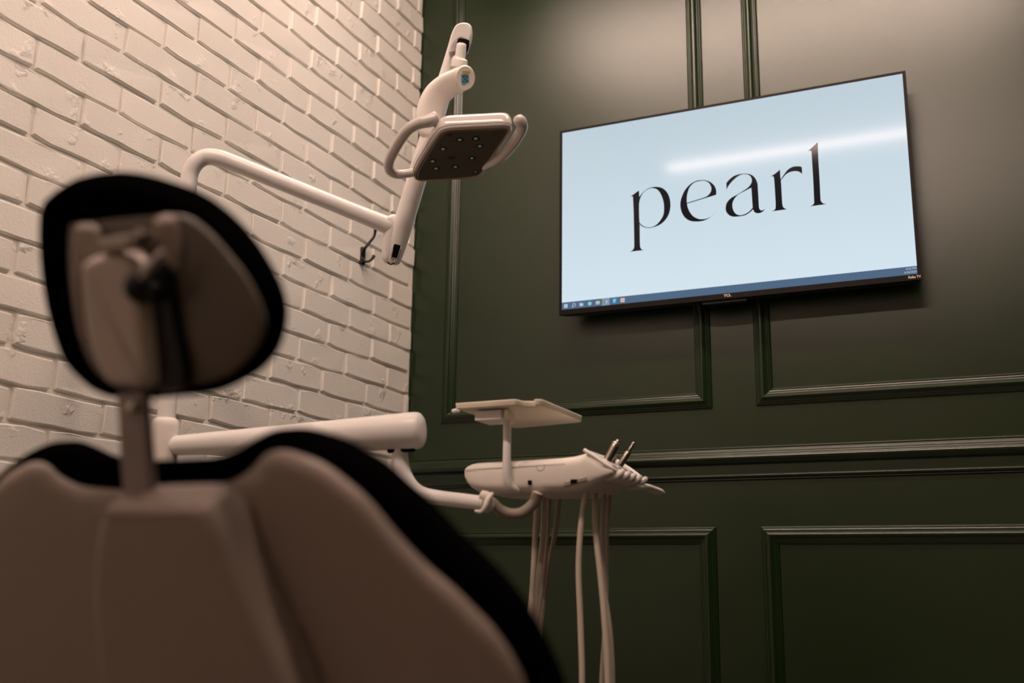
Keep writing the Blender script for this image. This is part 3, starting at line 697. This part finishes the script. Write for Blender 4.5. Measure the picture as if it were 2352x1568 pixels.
# hoses: each leaves the handpiece rack, hangs in a loop and returns to the back of the body
def HY(u, v, y): return PY(u, v, y)
def hose(front, back, m, yb, r=.0072):
    f = [PY(u, v, y) for u, v, y in front]; b = [PY(u, v, y) for u, v, y in back]
    lo = (f[-1] + b[-1]) / 2
    low = [f[-1] + Vector((-.004, .0, -.16)), Vector((f[-1].x * .8 + b[-1].x * .2, f[-1].y, .17)), Vector((lo.x, lo.y, .13)), Vector((f[-1].x * .2 + b[-1].x * .8, b[-1].y, .17)), b[-1] + Vector((.004, 0, -.16))]
    pts = f + low + b[::-1]
    return link('hose', tube('hose', pts, r, 12, 6), m, du)
ya, yb_ = -1.17, -1.16
hose([(1350, 1112, -1.19), (1336, 1192, -1.19), (1329, 1300, -1.19), (1333, 1420, -1.19), (1337, 1568, -1.19)], [(1236, 1122, -1.15), (1230, 1216, -1.15), (1226, 1300, -1.15), (1221, 1380, -1.15), (1216, 1450, -1.15)], M['hose'], 0, .0060)
hose([(1367, 1120, -1.16), (1368, 1216, -1.16), (1380, 1330, -1.16), (1388, 1420, -1.16), (1396, 1568, -1.16)], [(1250, 1120, -1.13), (1248, 1216, -1.13), (1240, 1300, -1.13), (1230, 1390, -1.13), (1222, 1470, -1.13)], M['hose'], 0, .0062)
hose([(1389, 1110, -1.12), (1384, 1216, -1.12), (1387, 1336, -1.12), (1401, 1450, -1.13), (1407, 1568, -1.13)], [(1287, 1122, -1.08), (1276, 1216, -1.08), (1258, 1312, -1.08), (1246, 1396, -1.08), (1240, 1490, -1.08)], M['hosedk'], 0, .0054)
hose([(1403, 1105, -1.09), (1394, 1216, -1.09), (1393, 1330, -1.09), (1389, 1450, -1.09), (1382, 1568, -1.09)], [(1262, 1122, -1.10), (1258, 1216, -1.10), (1250, 1312, -1.10), (1238, 1396, -1.10), (1228, 1490, -1.10)], M['hosedk'], 0, .0050)
# ribbed umbilical under the body
cp = cr([P(1128, 1153, 2.12), P(1150, 1172, 2.12), P(1178, 1180, 2.12), P(1205, 1174, 2.12), P(1228, 1152, 2.12), P(1236, 1130, 2.12)], 12)
CPs = [Vector(c) for c in cp]
rr = []; pp = []
for i in range(len(CPs) - 1):
    for k in range(2):
        pp.append(CPs[i].lerp(CPs[i + 1], k / 2)); rr.append(.0125 if k == 0 else .0098)
link('ribbed_hose', tube('ribbed_hose', pp, rr, 16, 2), M['hosedk'], du)

# instrument tray on the bracket
tray = thing('instrument_tray', 'flat cream instrument tray with notched rim above the delivery unit', 'tray', (.96, -1.17, ZT))
notch = [(.871, -1.299), (.874, -1.3010), (1.004, -1.3040), (1.0085, -1.300), (1.0105, -1.284), (1.015, -1.276), (1.034, -1.270), (1.040, -1.273), (1.043, -1.288), (1.048, -1.290), (1.055, -1.284), (1.056, -1.275), (1.056, -1.062), (1.052, -1.050), (1.044, -1.044), (.885, -1.010), (.876, -1.014), (.872, -1.024)]
ex, ey, ez = Vector((1, 0, 0)), Vector((0, 1, 0)), Vector((0, 0, 1))
Oz = Vector((0, 0, ZT))
link('tray_plate', slab('tray_plate', None, Oz, ex, ey, ez, [(.004, .0), (.0008, .0008), (0, .0030), (-.0008, .0100), (-.0015, .0125), (.0008, .0125), (.0030, .0030)], closed_pts=notch), M['cream'], tray)
link('tray_stud', tube('tray_stud', [PZ(1053, 942, ZT + .004), PZ(1041, 944, ZT + .004)], [.0050, .0048], 12, 1), M['white'], tray)

# steel handpieces in the rack
def handpiece(lab, u0, v0, u1, v1, y0, y1, r0, r1, rt, kind):
    b = PY(u0, v0, y0); t = PY(u1, v1, y1); d = (t - b).normalized()
    h = thing('handpiece', lab, 'handpiece', b - d * .02, 'handpieces in the rack')
    L = (t - b).length
    if kind == 0:
        link('grip', tube('grip', [b - d * .004, b, b + d * L * .3, b + d * L * .80, b + d * L * .84], [r0 * .8, r0, r0, r0, r0 * .7], 18, 3), M['steel'], h)
        link('nozzle', tube('nozzle', [b + d * L * .80, b + d * L * .97, b + d * L], [rt, rt * .95, rt * .8], 14, 2), M['steel'], h)
        link('nozzle_bore', tube('nozzle_bore', [b + d * (L + .0005), b + d * (L + .0018)], rt * .45, 10, 1), M['dark'], h)
        link('end_ring', tube('end_ring', [b + d * L * .78, b + d * L * .86], r0 * 1.05, 18, 1), M['chrome'], h)
    else:
        link('grip', tube('grip', [b - d * .004, b, b + d * L * .58, b + d * L * .62], [r0 * .8, r0, r0 * .95, r0 * .65], 18, 3), M['steel'], h)
        link('nozzle', tube('nozzle', [b + d * L * .60, b + d * L * .9, b + d * L], [r1, r1 * .85, r1 * .8], 14, 2), M['steel'], h)
        link('end_ring', tube('end_ring', [b + d * L * .95, b + d * (L + .001)], rt * 1.05, 14, 1), M['chrome'], h)
    return h
handpiece('thick steel handpiece standing left in the rack of the delivery unit', 1392, 1062, 1420, 1011, -1.165, -1.150, .0088, .0085, .0050, 0)
handpiece('slender steel handpiece with a thin nozzle, right one in the rack', 1421, 1074, 1456, 1017, -1.118, -1.100, .0066, .0042, .0036, 1)
hs_ = thing('handpiece', 'short dark handpiece stub between the two taller steel ones', 'handpiece', PY(1403, 1070, -1.14), 'handpieces in the rack')
link('grip', tube('grip', [PY(1403, 1072, -1.14), PY(1407, 1062, -1.14), PY(1411, 1055, -1.14), PY(1415, 1050, -1.14)], [.0045, .0055, .0035, .0022], 12), M['stem'], hs_)
link('collar', tube('collar', [PY(1405, 1067, -1.14), PY(1407, 1064, -1.14)], .0066, 12, 1), M['dark'], hs_)

# ------------------------------------------------------------------ dental chair, seen from behind
TH = math.radians(18)
CO = P(345, 1130, 1.0)
cex = Vector((1, 0, 0)); ced = Vector((0, math.sin(TH), -math.cos(TH))); cen = Vector((0, -math.cos(TH), -math.sin(TH)))
def cp2(u, v, h=0.0):
    q = PN(u, v, CO + cen * h, cen) - CO; return (q.dot(cex), q.dot(ced))
chair = thing('dental_chair', 'dental chair seen from behind with black upholstery and brown-grey shell', 'chair', (CO.x, CO.y + .35, 0))
XC = .004
shell_r = [(.017, -.002), (.061, -.004), (.097, -.008), (.121, -.018), (.139, -.031), (.157, -.034), (.177, -.029), (.199, -.020), (.222, -.004), (.241, .013), (.263, .040), (.288, .067), (.312, .088), (.328, .104), (.346, .124), (.360, .148), (.369, .175), (.378, .23), (.374, .31), (.340, .38), (.27, .415), (.10, .425)]
shell_o = shell_r + [(2 * XC - x, y) for x, y in reversed(shell_r)]
pad_r = [(.021, -.025), (.059, -.026), (.087, -.032), (.111, -.042), (.133, -.049), (.157, -.049), (.185, -.042), (.210, -.032), (.240, -.014), (.262, .006), (.280, .022), (.305, .050), (.328, .072), (.348, .094), (.367, .124), (.383, .162), (.392, .20), (.398, .25), (.394, .32), (.358, .395), (.28, .432), (.10, .440)]
pad_o = pad_r + [(2 * XC - x, y) for x, y in reversed(pad_r)]
link('backrest_cushion', slab('backrest_cushion', pad_o, CO, cex, ced, cen, [(.030, -.064), (.010, -.056), (.002, -.042), (0, -.028), (.004, -.014), (.012, -.006), (.018, -.003)], 5), M['black'], chair)
link('backrest_shell', slab('backrest_shell', shell_o, CO, cex, ced, cen, [(.004, -.012), (.0005, -.006), (0, -.001), (.003, .004), (.009, .007), (.016, .0085)], 5, dome=[(.9, .0090), (.5, .0095)]), M['shell'], chair)
# raised spine housing on the shell
spx = [(236, 1175), (248, 1166), (300, 1163), (400, 1161), (458, 1161), (474, 1172), (497, 1212), (531, 1298), (580, 1414), (636, 1536), (665, 1610), (690, 1700), (690, 1760), (560, 1780), (350, 1780), (245, 1760), (232, 1650), (226, 1560), (212, 1400), (214, 1300), (222, 1232)]
HSP = .050
sp2 = [cp2(u, v, HSP) for u, v in spx]
link('spine_housing', slab('spine_housing', sp2, CO, cex, ced, cen, [(-.010, .008), (-.0075, .016), (-.004, .030), (-.001, .044), (.003, .0495), (.009, .052)], 4), M['shell'], chair)
# headrest bar
st = lambda u, v, h: PN(u, v, CO + cen * h, cen)
bb = [st(306, 900, .012), st(310, 950, .012), st(316, 1040, .012), st(324, 1143, .012), st(330, 1200, .012)]
rings = []
for i, c in enumerate(bb):
    wv = .0182 if i > 1 else .0172
    rings.append([c + cex * a * wv + cen * b * .006 for a, b in ((-1, -.5), (-.85, -1), (.85, -1), (1, -.5), (1, .5), (.85, 1), (-.85, 1), (-1, .5))])
link('headrest_bar', loft('headrest_bar', rings), M['stem'], chair)
link('bar_screw', tube('bar_screw', [st(311, 937, .0185), st(311, 937, .0205)], [.0085, .0075], 16, 1), M['chrome'], chair)
# headrest: black cushion, dished shell, adjusting mechanism
ho = [(118, 579), (117, 514), (122, 475), (140, 442), (190, 407), (245, 395), (310, 396), (376, 411), (442, 437), (497, 475), (552, 530), (600, 601), (633, 673), (640, 733), (623, 804), (585, 854), (535, 886), (480, 903), (409, 910), (354, 915), (300, 916), (262, 910), (228, 889), (179, 837), (150, 766), (129, 678)]
hi = [(146, 519), (165, 508), (212, 503), (327, 492), (409, 491), (464, 524), (519, 585), (563, 645), (593, 711), (597, 760), (576, 810), (546, 845), (508, 870), (453, 886), (400, 893), (320, 897), (262, 894), (228, 876), (195, 840), (168, 777), (151, 689), (143, 600)]
H0 = .004
ho2 = [cp2(u, v, H0 - .030) for u, v in ho]
hi2 = [cp2(u, v, H0 + .004) for u, v in hi]
OH = CO + cen * H0
link('headrest_cushion', slab('headrest_cushion', ho2, OH, cex, ced, cen, [(.030, -.066), (.012, -.060), (.003, -.048), (0, -.032), (.003, -.018), (.008, -.008), (.016, -.003), (.022, -.002)], 5), M['black'], chair)
hsh = link('headrest_shell', slab('headrest_shell', hi2, OH, cex, ced, cen, [(.003, -.008), (.001, -.0022), (.004, -.0010), (.010, .000)], 5, dome=[(.8, .001), (.5, .002), (.2, .002)]), M['shell3'], chair)
cv = [(180, 640), (182, 606), (205, 588), (245, 580), (285, 588), (305, 606), (318, 640), (326, 720), (334, 800), (340, 876), (325, 890), (262, 890), (235, 872), (206, 812), (188, 740)]
cv2 = [cp2(u, v, H0 + .028) for u, v in cv]
link('mechanism_cover', slab('mechanism_cover', cv2, OH, cex, ced, cen, [(-.004, .004), (0, .010), (.001, .022), (.004, .027), (.009, .029)], 5), M['shell2'], chair)
# black slab painting the shaded side of the cover; panels, hinge block, lock lever
link('cover_side_shade', slab('cover_side_shade', [cp2(u, v, H0 + .012) for u, v in [(318, 640), (345, 622), (372, 606), (388, 660), (404, 760), (422, 850), (412, 892), (350, 894), (336, 820), (326, 730)]], OH, cex, ced, cen, [(-.002, .004), (0, .010), (.002, .013)], 5), M['blackp'], hsh)
link('upper_panel', slab('upper_panel', [cp2(u, v, H0 + .014) for u, v in [(156, 530), (180, 520), (206, 528), (218, 560), (205, 585), (178, 612), (172, 700), (180, 780), (166, 745), (156, 680), (150, 600)]], OH, cex, ced, cen, [(-.004, .002), (.0, .006), (.004, .008)], 5), M['shell'], hsh)
link('upper_panel', slab('upper_panel', [cp2(u, v, H0 + .016) for u, v in [(336, 512), (370, 503), (384, 540), (392, 600), (382, 622), (362, 600), (345, 565)]], OH, cex, ced, cen, [(-.004, .002), (.0, .006), (.004, .008)], 5), M['shell'], hsh)
link('hinge_block', obox('hinge_block', st(277, 561, .026), cex, ced, cen, (.036, .014, .018), .003, 3), M['steel'], chair)
link('hinge_block', obox('hinge_block', st(318, 550, .026), (cex * .8 - ced * .6).normalized(), (cex * .6 + ced * .8).normalized(), cen, (.022, .010, .016), .003, 3), M['steel'], chair)
link('lock_lever', tube('lock_lever', [st(375, 578, .030), st(355, 600, .036), st(340, 622, .040), st(328, 640, .040)], [.003, .0042, .0045, .0035], 14), M['stem'], chair)
link('lock_knob', tube('lock_knob', [st(322, 655, .020), st(326, 660, .036), st(327, 662, .040)], [.015, .015, .010], 20, 3), M['blackp'], chair)
link('lock_knob', tube('lock_knob', [st(354, 668, .022), st(356, 670, .036)], [.009, .007], 18, 3), M['blackp'], chair)
# the seat, leg rest and base beyond the backrest (hidden from here, seen from the side)
sxc = CO.x
def rrect(x0, x1, y0, y1, r, n=6):
    out = []
    for cx, cyy, a0 in ((x1 - r, y1 - r, 0), (x0 + r, y1 - r, 90), (x0 + r, y0 + r, 180), (x1 - r, y0 + r, 270)):
        for k in range(n + 1):
            a = math.radians(a0 + 90 * k / n); out.append((cx + r * math.cos(a), cyy + r * math.sin(a)))
    return out
link('seat_cushion', slab('seat_cushion', None, Vector((sxc, -2.22, .215)), ex, ey, ez, [(.02, -.04), (0, -.02), (0, .02), (.015, .045), (.04, .052)], closed_pts=rrect(-.27, .27, 0, .50, .08)), M['black'], chair)
lg = Vector((0, .94, -.34)); lgn = Vector((0, .34, .94))
link('leg_rest', slab('leg_rest', None, Vector((sxc, -1.73, .215)), ex, lg, lgn, [(.02, -.04), (0, -.02), (0, .01), (.015, .03), (.04, .036)], closed_pts=rrect(-.20, .20, 0, .42, .08)), M['black'], chair)
link('seat_frame', boxmesh('seat_frame', (sxc - .20, -2.18, .10), (sxc + .20, -1.74, .178), .02), M['shell'], chair)
link('chair_base', boxmesh('chair_base', (sxc - .25, -2.25, .0), (sxc + .25, -1.55, .10), .025, 3), M['white2'], chair)
link('back_bracket', obox('back_bracket', CO + ced * .40 - cen * .03, cex, ced, cen, (.20, .12, .08), .01), M['shell'], chair)
